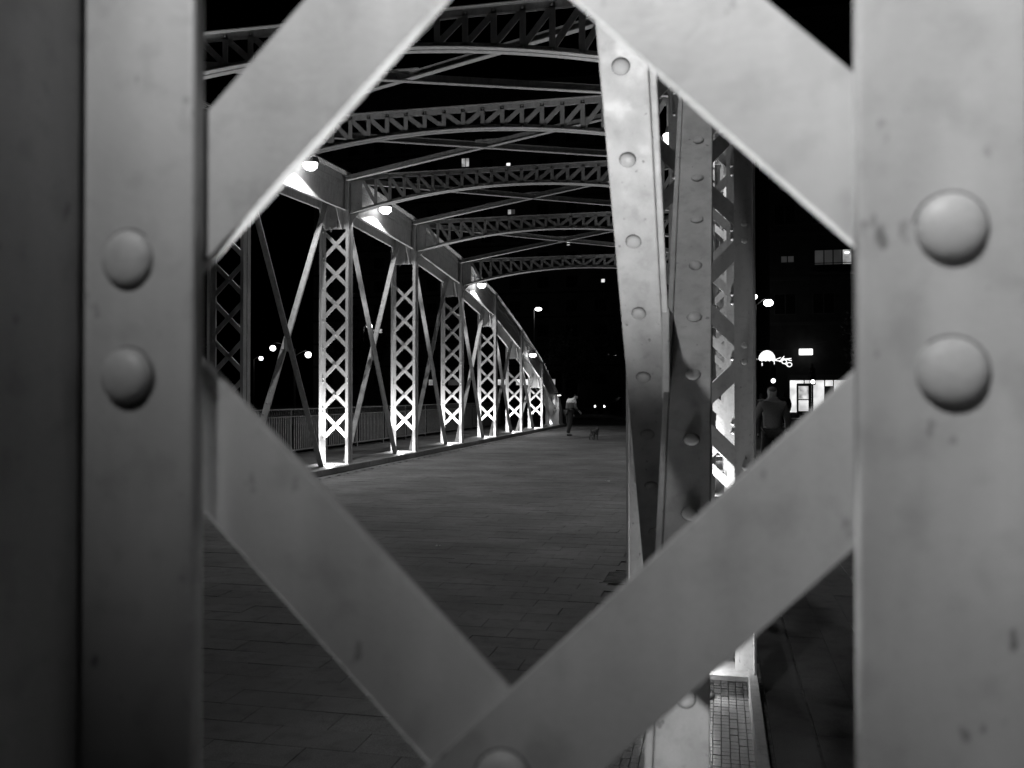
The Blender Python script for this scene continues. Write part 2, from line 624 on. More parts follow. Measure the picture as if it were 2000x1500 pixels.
# crossed diagonal braces: an angle on each side of the truss centre line
def brace(cx, side, a, b, detail):
    """a, b: (y,z) ends; riveted leg faces the near end; side -1 left of the centre line, +1 right"""
    a3, b3 = Vector((0, a[0], a[1])), Vector((0, b[0], b[1]))
    d = (b3 - a3).normalized()
    nrm = Vector((1, 0, 0)).cross(d)
    if nrm.y > 0: nrm = -nrm                        # towards the near end
    xin, xout = cx + side * .012, cx + side * (.128 if detail else .108)
    xm = (xin + xout) / 2
    m = MB()
    m.bar(a3 + Vector((xm, 0, 0)), b3 + Vector((xm, 0, 0)), (abs(xout - xin), 0, 0), nrm * .013)
    lg = .09 if detail else .06
    q = -nrm * (.0068 + lg / 2)
    m.bar(a3 + q + Vector((xin + side * .0065, 0, 0)), b3 + q + Vector((xin + side * .0065, 0, 0)), (.013, 0, 0), nrm * lg)
    # second angle doubling the inner edge
    q = nrm * .009
    m.bar(a3 - q + Vector((xin - side * .010, 0, 0)), b3 - q + Vector((xin - side * .010, 0, 0)), (.018, 0, 0), nrm * .03)
    o = put('diagonal_brace', m, 'steel', bridge, bevel=.004 if detail else 0)
    L = (b3 - a3).length
    n = int(L / .235)
    rv = MB()
    for k in range(n):
        t = (k + .5) / n * L
        p = a3 + d * t + Vector((xm + side * .006, 0, 0)) + nrm * .0066
        if detail:
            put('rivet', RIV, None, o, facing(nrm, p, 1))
        else:
            tiny(rv, p, nrm, .02)
    if not detail:
        put('rivets', rv, 'steel', o, kind='stuff')
    return o
def braces(cx, i, detail=False):
    ya, yb = Y(i), Y(i + 1)
    za, zb = TOP[i] - .72, TOP[i + 1] - .72
    s = -1 if cx > -4 else 1
    d = brace(cx, s, (ya + .30, za + .25), (yb - .84, BASE), detail)
    zu = zb - .55 if detail else zb + .25
    u = brace(cx, -s, (ya + .66, BASE), (yb - .30, zu), detail)
    if detail:
        d['label'] = 'brightly lit diagonal brace leaning towards the camera'
        u['label'] = 'dim diagonal brace rising away from the camera'
    # packing block where they cross
    tm = .5
    yc, zc = (ya + yb) / 2, None
    y1, z1, y2, z2 = ya + .30, za + .25, yb - .84, BASE
    y3, z3, y4, z4 = ya + .66, BASE, yb - .30, zu
    k1, k2 = (z2 - z1) / (y2 - y1), (z4 - z3) / (y4 - y3)
    yc = (z3 - z1 + k1 * y1 - k2 * y3) / (k1 - k2)
    zc = z1 + k1 * (yc - y1)
    put('crossing_plate', MB().box(cx - .011, cx + .011, yc - .11, yc + .11, zc - .13, zc + .13), 'steel', bridge, bevel=.004)
for i in range(0, 9):
    braces(XR, i, i == 0)
for i in range(2, 9):
    braces(XL, i)
brace(XL, 1, (Y(9) + .3, 2.3), (Y(10) - .55, BASE), False)

# arched overhead beams
def portal(i, idx):
    y, zt = Y(i), TOP[i] - .015
    x0, x1 = XL + HW, XR - HW
    xm, half = (x0 + x1) / 2, (x1 - x0) / 2
    low = lambda x: zt - .36 - .46 * ((x - xm) / half) ** 2
    m = MB()
    # upper chord: two angles and a cap
    for s in (-1, 1):
        m.box(x0, x1, *sorted((y + s * .012, y + s * .022)), zt - .075, zt)
        m.box(x0, x1, *sorted((y + s * .012, y + s * .095)), zt + .0005, zt + .011)
    # lower chord: two curved angles with a gap between their flanges
    n = 36
    for s in (-1, 1):
        for k in range(n):
            xa, xb = x0 + (x1 - x0) * k / n, x0 + (x1 - x0) * (k + 1) / n
            za, zb = low(xa), low(xb)
            for (ya, yb, d0, d1) in ((y + s * .012, y + s * .022, .0105, .075), (y + s * .012, y + s * .098, 0, .010)):
                ya, yb = sorted((ya, yb))
                m.hexa([(xa, ya, za + d0), (xb, ya, zb + d0), (xb, yb, zb + d0), (xa, yb, za + d0), (xa, ya, za + d1), (xb, ya, zb + d1), (xb, yb, zb + d1), (xa, yb, za + d1)])
    b = put('portal_beam', m, 'steel', bridge)
    # end plates and rounded brackets
    for s, xe in ((1, x0), (-1, x1)):
        xs = xe + s * .26
        put('end_plate', MB().prism([(xe, low(xe) + .012), (xs, low(xs) + .012), (xs, zt - .002), (xe, zt - .002)], y - .0115, y + .0115), 'steel', b)
        arc = [(xe, low(xe)), (xe + s * .20, low(xe + s * .2) - .001)]
        for k in range(1, 8):
            a = math.pi / 2 * k / 7
            arc.append((xe + s * .20 * (1 - math.sin(a)), low(xe) - .02 - .35 * (1 - math.cos(a))))
        put('bracket', MB().prism(arc, y - .01, y + .01), 'steel', b)
    nb = 21
    xa, xb = x0 + .26, x1 - .26
    rv = MB()
    for k in range(nb + 1):
        x = xa + (xb - xa) * k / nb
        if 0 < k < nb:
            put('web_bar', MB().box(x - .034, x + .034, y - .022, y - .0125, low(x) + .02, zt - .02), 'steel', b)
            tiny(rv, (x, y - .0225, zt - .04), (0, -1, 0), .017)
            tiny(rv, (x, y - .0225, low(x) + .045), (0, -1, 0), .017)
        if k < nb:
            x2 = xa + (xb - xa) * (k + 1) / nb
            mid = (x + x2) / 2
            if mid < xm: A, B = (x, y - .005, zt - .06), (x2, y - .005, low(x2) + .06)
            else: A, B = (x, y - .005, low(x) + .06), (x2, y - .005, zt - .06)
            d = (Vector(B) - Vector(A)).normalized()
            put('web_brace', MB().bar(A, B, Vector((-d.z, 0, d.x)) * .072, (0, .010, 0)), 'steel', b)
    put('rivets', rv, 'steel', b, kind='stuff')
for q, i in enumerate((2, 3, 4, 5, 6)):
    portal(i, q)

# flat wind bracing between the beams
def wind(i):
    j = i + 1
    for k, (xa, ia, xb, ib) in enumerate(((XL + .32, j, XR - .32, i), (XL + .32, i, XR - .32, j))):
        dz = -.06 - k * .02
        a = Vector((xa, Y(ia) + (-.1 if ia == j else .1), TOP[ia] + dz))
        b = Vector((xb, Y(ib) + (-.1 if ib == j else .1), TOP[ib] + dz))
        d = (b - a).normalized()
        side = d.cross(Vector((0, 0, 1))).normalized()
        m = MB().bar(a, b, side * .012, (0, 0, .115))
        m.bar(a + Vector((0, 0, -.064)) + side * .035, b + Vector((0, 0, -.064)) + side * .035, side * .085, (0, 0, .011))
        o = put('wind_brace', m, 'steel', bridge)
        if k:
            mid = (a + b) / 2
            put('joint_plate', MB().box(mid.x - .2, mid.x + .2, mid.y - .14, mid.y + .14, mid.z + .064, mid.z + .076), 'steel', o)
for i in (1, 2, 3, 4, 5):
    wind(i)

# bottom chord of the right truss: two upright side plates with a tiled channel between
m = MB().box(XR - .375, XR - .355, -6, 46, -.1, .165)
put('bottom_chord_plate', m, 'steel', bridge)
m = MB().box(.150, .164, -6, 46, -.1, .150)
m.box(.1645, .193, -6, 46, .136, .151)
m.box(.194, .213, -6, 46, -.1, .04)
put('bottom_chord_plate', m, 'steel', bridge, label='scuffed side plate of the bottom chord beside the walkway')
ch = put('channel_bed', MB().box(XR - .354, .1495, -6, 46, -.1, .022), 'mortar', bridge)
tl = MB()
for r in range(int(3.2 / .042), int(9 / .042)):
    for c in range(17):
        x, y = XR - .344 + c * .0385, r * .042
        z = .032 + rnd.uniform(-.0015, .001)
        tl.add([(x + .002, y + .002, z), (x + .0365, y + .002, z), (x + .0365, y + .040, z), (x + .002, y + .040, z),
                (x + .0005, y + .0005, .02), (x + .038, y + .0005, .02), (x + .038, y + .0415, .02), (x + .0005, y + .0415, .02)],
               [(0, 1, 2, 3), (4, 5, 1, 0), (5, 6, 2, 1), (6, 7, 3, 2), (7, 4, 0, 3)])
put('floor_tiles', tl, 'mosaic', ch, kind='stuff')
for i in range(1, 4):      # sloping foot plates either side of the posts
    y = Y(i)
    put('foot_plate', MB().prism([(y - .62, .035), (y - .14, .035), (y - .14, .30)], XR - .006, XR + .006, 'x'), 'steel', bridge)

# ------------------------------------------------------------------ lamps on the chords
def chord_lamp(cx, y, z, watts, label, aim=None, cone=152, dx=0, blend=.10, rad=.05, dome=True):
    s = 1 if cx < -4 else -1
    x = cx + s * .47 + dx
    e = thing('chord_floodlight', (x, y, z), label, 'floodlight', 'floodlights along the top chords')
    m = MB().hexa([(x - .11, y - .10, z - .03), (x + .11, y - .10, z - .03), (x + .11, y + .16, z + .02), (x - .11, y + .16, z + .02),
                   (x - .09, y - .08, z + .07), (x + .09, y - .08, z + .07), (x + .09, y + .14, z + .12), (x - .09, y + .14, z + .12)])
    put('housing', m, 'iron', e)
    put('bracket', MB().box(*sorted((cx + s * .21, cx + s * .40)), y + .02, y + .06, z + .04, z + .07), 'iron', e)
    put('lens', MB().hexa([(x - .09, y - .108, z - .042), (x + .09, y - .108, z - .042), (x + .09, y + .12, z + .003), (x - .09, y + .12, z + .003),
                           (x - .09, y - .105, z - .032), (x + .09, y - .105, z - .032), (x + .09, y + .12, z + .011), (x - .09, y + .12, z + .011)]), 'lens', e)
    if dome and watts > 100:
        put('glass_dome', MB().lathe([(.002, -.13), (.08, -.12), (.13, -.07), (.14, 0)], 16, T(x, y - .0, z - .035)), 'lens', e)
    aim = aim or (x + s * .15, y, z - 4)
    spot('floodlight_beam', e, (x, y - .06, z - .17), aim, watts, cone, blend, rad)
    return e
W_CH = 350
chord_lamp(XL, 15.84, 6.05, W_CH, 'glaring floodlight on the left chord, nearest and highest of its row')
chord_lamp(XL, 19.82, 6.00, W_CH, 'floodlight on the left chord seen through the end of an arched beam')
chord_lamp(XL, 28.60, 5.28, W_CH, 'floodlight on the left chord where the farthest arched beam ends')
chord_lamp(XL, 37.00, 3.35, W_CH * .7, 'flat floodlight low on the sloping left chord')
chord_lamp(XL, 43.50, 1.62, 12, 'small dim lamp at the foot of the left chord')
chord_lamp(XR, -.90, 3.50, 610, 'floodlight on the right chord behind the viewer', aim=(.06, .6, 2.95), cone=85, blend=1, dx=.09, rad=.012, dome=False)
chord_lamp(XR, 13.0, 5.35, W_CH * .5, 'first floodlight along the right chord past the second post')
chord_lamp(XR, 24.2, 5.35, W_CH * .8, 'second floodlight along the right chord past the second post')

chord_lamp(XR, 2.3, 3.95, 48, 'added fill floodlight on the right chord over the near crossed braces', aim=(-.1, 3.6, 1.6), cone=76, blend=.7)  # fill lamp added to light the dim brace; none is seen here
# added unseen plate, blocking this floodlight's beam from the braces
nl = [o for o in bpy.data.objects if o.get('label') == 'floodlight on the right chord behind the viewer'][0]
nx = XR - .38
put('light_shield', MB().box(nx - .3, nx + .3, -.758, -.745, 3.182, 3.56), 'iron', nl)
put('light_shield_arm', MB().box(nx - .01, nx + .01, -.80, -.7585, 3.56, 3.58), 'iron', nl)
# ------------------------------------------------------------------ recessed uplights at the posts
def uplight(cx, i, dy, watts, label, cone=76, dx=0, z=None, aim=None):
    x, y = cx + dx, Y(i) + dy
    z = (BASE if cx < -4 else .034) if z is None else z
    e = thing('recessed_uplight', (x, y, z), label, 'uplight', 'uplights at the foot of the posts')
    put('rim', MB().lathe([(.125, 0), (.125, .012), (.10, .016), (.098, .004)], 24, T(x, y, z)), 'iron', e)
    put('lens', MB().lathe([(.098, .004), (.05, .007), (.001, .008)], 24, T(x, y, z)), 'uplens', e)
    spot('uplight_beam', e, (x, y, z + .02), aim or (x, y - dy * .3, z + 3), watts, cone, .8, .06)
    point('uplight_spill', e, (x, y, z + (.10 if cx < -4 else .20)), (watts * .04 if cx < -4 else 11) if i else 3, .05)
ORD = {4: 'nearest', 5: 'second', 6: 'third', 7: 'fourth', 8: 'fifth', 9: 'sixth'}
for i in range(4, 10):
    uplight(XL, i, -.30, 820, 'glowing floor uplight at the %s lit lattice post of the left truss' % ORD[i])
uplight(XL, 10, -.75, 70, 'floor uplight washing the end post where the left chord lands')
uplight(XR, 0, .25, 480, 'floor uplight under the near lattice post', 78, -.27, aim=(-.30, 1.68, 3))
uplight(XR, 1, -.13, 170, 'floor uplight flooding the tiled channel before the second right post', 60, .0)
for i, lab in ((2, 'floor uplight at the right truss post seen through the lattice'), (3, 'floor uplight two posts beyond the tiled channel'), (4, 'floor uplight three posts beyond the tiled channel'),
               (5, 'floor uplight four posts beyond the tiled channel'), (6, 'floor uplight five posts beyond the tiled channel')):
    uplight(XR, i, -.30, 1000 if i < 4 else 480, lab, 96 if i < 4 else 110, aim=(-.7 if i < 4 else -1.6, Y(i) - .05, 5))
uplight(XL, 2, -1.0, 800, 'added fill uplight at the left post hidden behind the near upright', 110, .1, aim=(-5.5, Y(2) - .2, 5))  # added out of view to brighten the nearest arched beam

# ------------------------------------------------------------------ left railing
rail = thing('parapet_railing', (-11.03, 28, 0), 'dark iron railing of close upright bars beyond the left truss', 'railing')
yr0, yr1 = 13.0, 45.6
put('top_rail', MB().box(-11.065, -10.995, yr0, yr1, 1.21, 1.245), 'rail', rail)
put('middle_rail', MB().box(-11.05, -11.01, yr0, yr1, 1.02, 1.045), 'rail', rail)
put('bottom_rail', MB().box(-11.05, -11.01, yr0, yr1, .12, .15), 'rail', rail)
bal = MB().box(-.012, .012, -.028, .028, .1505, 1.0195).mesh('baluster'); bal.materials.append(M['rail'])
orn = MB()
orn.tube([(0, -.045, 1.046), (0, .045, 1.12), (0, -.02, 1.209)], .012, 6)
orn = orn.mesh('scroll'); orn.materials.append(M['rail'])
pst = MB().box(-.035, .035, -.035, .035, 0, 1.209).mesh('rail_post'); pst.materials.append(M['rail'])
k = 0
y = yr0 + .05
while y < yr1:
    if k % 18 == 0:
        put('rail_post', pst, None, rail, T(-11.08, y, 0))
    else:
        put('baluster', bal, None, rail, T(-11.03, y, 0))
        put('scroll', orn, None, rail, T(-11.03, y, 0))
    y += .125; k += 1

# drain grate in the deck
gx, gy = -.87, 7.98
dg = thing('drain_grate', (gx, gy, 0), 'dark slotted drain grate set in the paving beside the right truss', 'drain')
fr = MB().box(gx - .13, gx + .13, gy - .25, gy + .25, -.008, .0015)
put('frame', fr, 'iron', dg)
for k in range(9):
    put('slat', MB().box(gx - .10, gx + .10, gy - .22 + k * .052, gy - .195 + k * .052, .0018, .008), 'iron', dg)

# ------------------------------------------------------------------ far bank: road, pavement, buildings
put('road', MB().add([(-120, 49, -.05), (120, 49, -.05), (120, 60, -.05), (-120, 60, -.05)], [(0, 1, 2, 3)]), 'asphalt', kind='structure')
put('quay_pavement', MB().box(-120, 120, 46.25, 48.9, -.4, -.002), 'slab', kind='structure')
put('far_pavement', MB().box(-120, 120, 60.0, 66, -.4, .08), 'slab', kind='structure')
put('far_road', MB().add([(-30, 66.2, -.04), (2.4, 66.2, -.04), (2.4, 108, -.04), (-30, 108, -.04)], [(0, 1, 2, 3)]), 'asphalt', kind='structure')

def window_unit(parent, x, y, z, wd, ht, glass='darkglass', panes=2):
    f = MB()
    t = .06
    f.box(x - wd / 2 - t, x + wd / 2 + t, y - .06, y - .003, z - ht / 2 - t, z - ht / 2)
    f.box(x - wd / 2 - t, x + wd / 2 + t, y - .06, y - .003, z + ht / 2, z + ht / 2 + t)
    f.box(x - wd / 2 - t, x - wd / 2, y - .06, y - .003, z - ht / 2, z + ht / 2)
    f.box(x + wd / 2, x + wd / 2 + t, y - .06, y - .003, z - ht / 2, z + ht / 2)
    for k in range(1, panes):
        xx = x - wd / 2 + wd * k / panes
        f.box(xx - .035, xx + .035, y - .055, y - .003, z - ht / 2, z + ht / 2)
    o = put('window', f, 'trim', parent)
    for k in range(panes):
        xa, xb = x - wd / 2 + wd * k / panes + .036 * (k > 0), x - wd / 2 + wd * (k + 1) / panes - .036 * (k < panes - 1)
        gl = glass[k] if isinstance(glass, (list, tuple)) else glass
        put('pane', MB().box(xa + .001, xb - .001, y - .03, y - .012, z - ht / 2 + .001, z + ht / 2 - .001), gl, o)
    return o

def block(name_, x0, x1, y0, y1, h, matn, label, floors, xs, lit, skip=lambda x, z: False, wd=1.3, ht=1.3):
    e = thing('apartment_building', ((x0 + x1) / 2, y0, 0), label, 'building')
    put('wall', MB().box(x0, x1, y0, y1, -.2, h), matn, e)
    put('parapet', MB().box(x0 - .2, x1 + .2, y0 - .2, y1 + .2, h + .002, h + .5), 'trim', e)
    for z in floors[1:]:
        put('floor_band', MB().box(x0, x1, y0 - .10, y0 - .002, z - 1.42, z - 1.22), 'trim', e)
    for z in floors:
        for x in xs:
            if any(abs(x - L[0]) < (wd + L[2]) / 2 + .2 and abs(z - L[1]) < (ht + L[3]) / 2 + .2 for L in lit) or skip(x, z):
                continue
            window_unit(e, x, y0, z, wd, ht)
    for L in lit:
        window_unit(e, L[0], y0, L[1], L[2], L[3], L[4], L[5])
    return e
block('', -52, -9.5, 110, 124, 41, 'facade', 'tall dark apartment block at the end of the bridge with a few lit windows',
      [3.6 + 3.0 * k for k in range(12)], [-50 + 3.6 * k for k in range(11)],
      [(-31.2, 31.1, .95, 1.05, ['window_lit', 'window_lit'], 2), (-25.6, 30.55, .5, .35, 'window_bright', 1), (-25.2, 24.55, .9, .6, ['window_lit', 'window_dim'], 2),
       (-18.0, 20.3, .35, .4, 'window_bright', 1), (-13.7, 15.6, .42, .4, 'window_bright', 1), (-12.6, 6.7, 1.1, .62, ['window_dim', 'window_bright'], 2)])
B = block('', 3.4, 23, 63, 78, 27, 'facade2', 'dark apartment block on the right above the lit shop front',
      [4.7 + 3.0 * k for k in range(7)], [4.4 + 2.45 * k for k in range(8)],
      [(7.45, 10.75, 2.3, .95, ['window_dim', 'window_dim', 'window_dim', 'window_lit'], 4), (4.55, 10.7, .8, .4, 'window_dim', 2)],
      skip=lambda x, z: z < 5 and 4 < x < 10)
put('ceiling_lamp', MB().box(8.2, 8.45, 62.93, 62.968, 11.0, 11.06), 'globe', B)
put('balcony_rail', MB().box(5.9, 9.2, 61.9, 61.94, 10.2, 10.25).box(5.9, 9.2, 61.9, 62.998, 9.6, 9.7).box(5.9, 5.94, 61.9, 61.94, 9.7, 10.2).box(9.16, 9.2, 61.9, 61.94, 9.7, 10.2), 'trim', B)
# lit shop front in the ground floor
sh = put('shop_front', MB().box(4.55, 9.0, 62.86, 62.99, 2.62, 2.95), 'iron', B)
for xa, xb in ((4.68, 5.55), (5.62, 6.85), (6.92, 7.4), (7.46, 8.35), (8.42, 8.95)):
    put('shop_pane', MB().box(xa, xb, 62.93, 62.97, .45, 2.58), 'window_bright', sh)
for xa in (4.6, 5.55, 6.85, 7.4, 8.36, 8.95):
    put('mullion', MB().box(xa, xa + .065, 62.88, 62.985, .1, 2.618), 'iron', sh)
put('door', MB().box(6.9, 7.42, 62.84, 62.875, .1, 2.2), 'iron', sh)
# low lit arcade on the left far bank
low = thing('arcade_building', (-22, 96, 0), 'low dark building with glowing shop windows glimpsed behind the far left posts', 'building')
put('wall', MB().box(-36, -16, 96, 104, -.1, 4.2), 'facade2', low)
for x, wd, gl in ((-23.1, .85, 'window_bright'), (-20.7, 1.5, 'window_bright'), (-17.4, .5, 'window_lit'), (-28.5, 1.4, 'window_dim'), (-31.2, .5, 'window_lit')):
    window_unit(low, x, 96, 3.0, wd, .62, gl, 1)
put('canopy', MB().box(-34, -18, 95.0, 95.99, 3.5, 3.6), 'trim', low)

# ------------------------------------------------------------------ street lamps
def street_lamp(x, y, zh, arm, label, r=.22, flat=1.0, watts=0, lens='globe'):
    """pole beside the lamp head; arm = x offset from pole to head"""
    px = x - arm
    e = thing('street_lamp', (px, y, 0), label, 'street lamp', 'street lamps on the far bank')
    m = MB()
    m.tube([(px, y, -.06), (px, y, 1.0), (px, y, zh * .6), (px, y, zh - .1)], [.085, .075, .06, .045], 10)
    put('pole', m, 'pole', e)
    if abs(arm) > .05:
        pts = [(px, y, zh - .14)]
        for k in range(1, 7):
            a = math.pi / 2 * k / 6
            pts.append((px + arm * math.sin(a) * .96, y, zh - .14 + (.34 + .14 * abs(arm)) * math.sin(a * 1.35)))
        pts[-1] = (x, y, zh + r * flat + .05)
        put('arm', MB().tube(pts, .035, 8), 'pole', e)
    else:
        put('collar', MB().lathe([(.05, 0), (.09, .04), (.10, .09)], 10, T(x, y, zh - r * flat - .1)), 'pole', e)
    prof = [(max(r * math.sin(math.pi * k / 10), .002), -r * flat * math.cos(math.pi * k / 10)) for k in range(11)]
    put('lamp_head', MB().lathe(prof, 14, T(x, y, zh)), lens, e)
    put('cap', MB().lathe([(r * .75, r * flat * .82), (r * .5, r * flat * 1.12), (.01, r * flat * 1.2)], 12, T(x, y, zh)), 'pole', e)
    if watts:
        point('lamp_glow', e, (x, y, zh - r * flat - .25), watts, .2)
    return e
street_lamp(-39.42, 75, 5.86, -2.2, 'street lamp on a curved arm, leftmost of the two round lamps between the left posts', .26)
street_lamp(-33.55, 70, 4.99, 1.3, 'round street lamp just left of the brightest lattice post', .26)
street_lamp(-56.83, 105, 6.27, 1.0, 'small faint street lamp beside the dim left post', .26)
street_lamp(-56.3, 120, 2.54, 0, 'tiny low lamp above the left railing', .26)
lc = street_lamp(-32.08, 80, 8.08, .6, 'street lamp with a small lit box, between the first two lit posts', .26)
put('lit_box', MB().box(-31.7, -31.25, 79.9, 80.1, 7.45, 7.8).box(-31.1, -30.85, 79.9, 80.1, 7.45, 7.8), 'window_lit', lc)
street_lamp(-12.27, 62, 7.62, .33, 'flat oval street lamp alone in the dark over the end of the bridge', .25, .5, 5)
street_lamp(-18.01, 110, 3.1, 0, 'larger globe lamp just above the head of the stooping walker', .24)
street_lamp(-17.95, 112, 3.57, 0, 'smaller globe lamp higher and right of its twin above the walker', .2)
street_lamp(2.33, 60.6, 7.99, .4, 'round street lamp peeping out beside the second right post', .17)
street_lamp(2.97, 56.5, 7.17, .75, 'large glaring street lamp on a straight arm on the right', .29, .75, 0)
street_lamp(3.94, 75, 8.27, -.42, 'oval street lamp below the glaring one, on a lit pole', .24, .6)

def traffic_light(x, y, z, label):
    e = thing('traffic_light', (x, y, 0), label, 'traffic light', 'traffic lights on the far kerb')
    put('pole', MB().tube([(x, y + .12, -.06), (x, y + .12, z + 1.0)], .05, 8), 'iron', e)
    put('housing', MB().box(x - .15, x + .15, y - .09, y + .065, z - .17, z + .75), 'iron', e, bevel=.02)
    for k in range(3):
        c = z + .29 * k
        o = put('light_shield', MB().tube([(x, y - .091, c), (x, y - .2, c)], .12, 12, cap=False), 'iron', e)
        put('signal_lens', MB().lathe([(.115, 0), (.08, .02), (.002, .03)], 14, facing((0, -1, 0), (x, y - .092, c)) ), 'signal' if k == 0 else 'darkglass', o)
    return e
traffic_light(2.86, 50, 2.36, 'traffic light glowing right above the head of the man in the pullover')
traffic_light(5.06, 52, 2.33, 'traffic light glowing in front of the lit shop')

# lit sign, festive lights
sg = thing('hanging_sign', (5.65, 62.6, 4.45), 'blank white backlit sign board above the shop front', 'sign')
put('panel', MB().box(5.21, 6.09, 62.3, 62.42, 4.24, 4.66), 'sign_lit', sg, bevel=.05)
put('bracket', MB().box(5.6, 5.7, 62.421, 62.99, 4.4, 4.5), 'iron', sg)
dc = thing('festive_light', (2.92, 58, 3.7), 'glowing dome shaped festive light hanging over the street on the right', 'festive light')
m = MB()
for k in range(9):
    a = math.pi * k / 8
    m.tube([(2.95 + .45 * math.cos(a) * c, 58, 3.8 + .52 * math.sin(a) * c + .0) for c in (.15, .55, 1.0)], .07, 6)
m.tube([(2.5 + .9 * k / 12, 58.0, 3.8 + .05 * math.sin(k * 2.1)) for k in range(13)], .085, 6)
m.tube([(2.95 + .46 * math.cos(math.pi * k / 14), 58, 3.8 + .53 * math.sin(math.pi * k / 14)) for k in range(15)], .05, 6)
put('tube_lights', m, 'garland', dc)
put('drop_light', MB().tube([(2.66, 58, 3.6), (2.66, 58, 3.42)], .035, 6), 'garland', dc)
put('drop_light', MB().tube([(3.38, 58, 3.7), (3.38, 58, 3.5)], .035, 6), 'garland', dc)
put('side_light', MB().tube([(2.22, 58, 3.84), (2.36, 58, 3.83)], .035, 6), 'garland', dc)
put('wire', MB().tube([(-2, 58.02, 5.1), (1, 58.02, 4.5), (2.9, 58.02, 4.34), (4.0, 58.02, 4.4), (9, 58.02, 5.4)], .012, 5), 'iron', dc)
dc = thing('festive_light', (3.8, 58, 3.6), 'festive light of crossed glowing rods with a ring, hanging beside the dome', 'festive light')
m = MB()
for a, b in (((3.42, 3.78), (3.78, 3.92)), ((3.42, 3.76), (3.8, 3.68)), ((3.72, 3.7), (3.98, 4.0)), ((3.8, 3.8), (4.4, 3.86)), ((3.9, 3.86), (4.42, 3.72)), ((4.0, 3.55), (4.2, 3.42)), ((3.7, 3.66), (3.9, 3.74))):
    m.tube([(a[0], 58, a[1]), (b[0], 58, b[1])], .028, 6)
put('rods', m, 'garland', dc)
for cx_, cz_, r_ in ((3.98, 3.66, .14), (4.28, 3.48, .15)):
    put('ring', MB().tube([(cx_ + r_ * math.cos(math.pi * k / 8), 58, cz_ + r_ * .85 * math.sin(math.pi * k / 8)) for k in range(17)], .03, 6), 'garland', dc)
put('hanger', MB().tube([(3.98, 58.0, 3.83), (3.98, 58.02, 4.39)], .01, 5), 'iron', dc)
# advertising stand before the shop
ad = thing('advertising_stand', (5.15, 58.2, 0), 'dark framed poster stand with a glowing picture before the lit shop', 'poster stand')
m = MB().box(4.72, 5.58, 58.05, 58.3, .35, 2.32)
put('frame', m, 'iron', ad, bevel=.04)
put('foot', MB().box(4.95, 5.35, 58.1, 58.25, -.06, .349), 'iron', ad)
put('poster', MB().box(4.82, 5.40, 58.03, 58.049, 1.35, 2.15), 'poster', ad)
put('poster', MB().box(4.82, 5.40, 58.03, 58.049, .62, 1.28), 'window_bright', ad)

# ------------------------------------------------------------------ car
def car(x, y, rz, label):
    W0 = T(x, y, -.04) @ Matrix.Rotation(rz, 4, 'Z')
    e = put('parked_car', None, None, None, W0, label, 'car')
    def pt(name, mb, m, parent=None, **kw):
        return put(name, mb, m, parent or e, W0, **kw)
    prof = [(-2.05, .32), (-2.1, .62), (-1.98, .80), (-1.05, .93), (-.35, 1.38), (.95, 1.42), (1.75, .98), (2.08, .92), (2.12, .45), (2.0, .30)]
    b = pt('body', MB().prism([(p[0], p[1]) for p in prof], -.84, .84, 'y'), 'carpaint', bevel=.07)
    pt('windscreen', MB().prism([(-1.02, .95), (-.36, 1.36), (-.40, 1.385), (-1.07, .965)], -.70, .70), 'darkglass')
    for s in (-1, 1):
        ya, yb = sorted((s * .842, s * .85))
        pt('side_window', MB().prism([(-.85, .96), (-.3, 1.31), (.9, 1.34), (1.35, 1.0)], ya, yb), 'darkglass')
        hl = pt('headlight', MB().lathe([(.085, 0), (.06, .02), (.002, .03)], 14, facing((-1, 0, .1), (-2.1, s * .6, .70))), 'headlight')
        for xx in (-1.3, 1.32):
            wl = pt('wheel', MB().lathe([(.17, -.09), (.30, -.10), (.32, -.06), (.32, .06), (.30, .10), (.17, .09)], 20, T(xx, s * .78, .31) @ Matrix.Rotation(R(90), 4, 'X')), 'rubber')
            pt('rim', MB().lathe([(.18, .091), (.1, .07), (.01, .085)], 12, T(xx, s * .78, .31) @ Matrix.Rotation(R(90) * s, 4, 'X')), 'trim', wl)
    pt('bumper', MB().box(-2.17, -2.09, -.78, .78, .36, .56), 'carpaint', bevel=.02)
car(-8.3, 77, R(48), 'dark car with both headlights on beyond the end of the bridge')

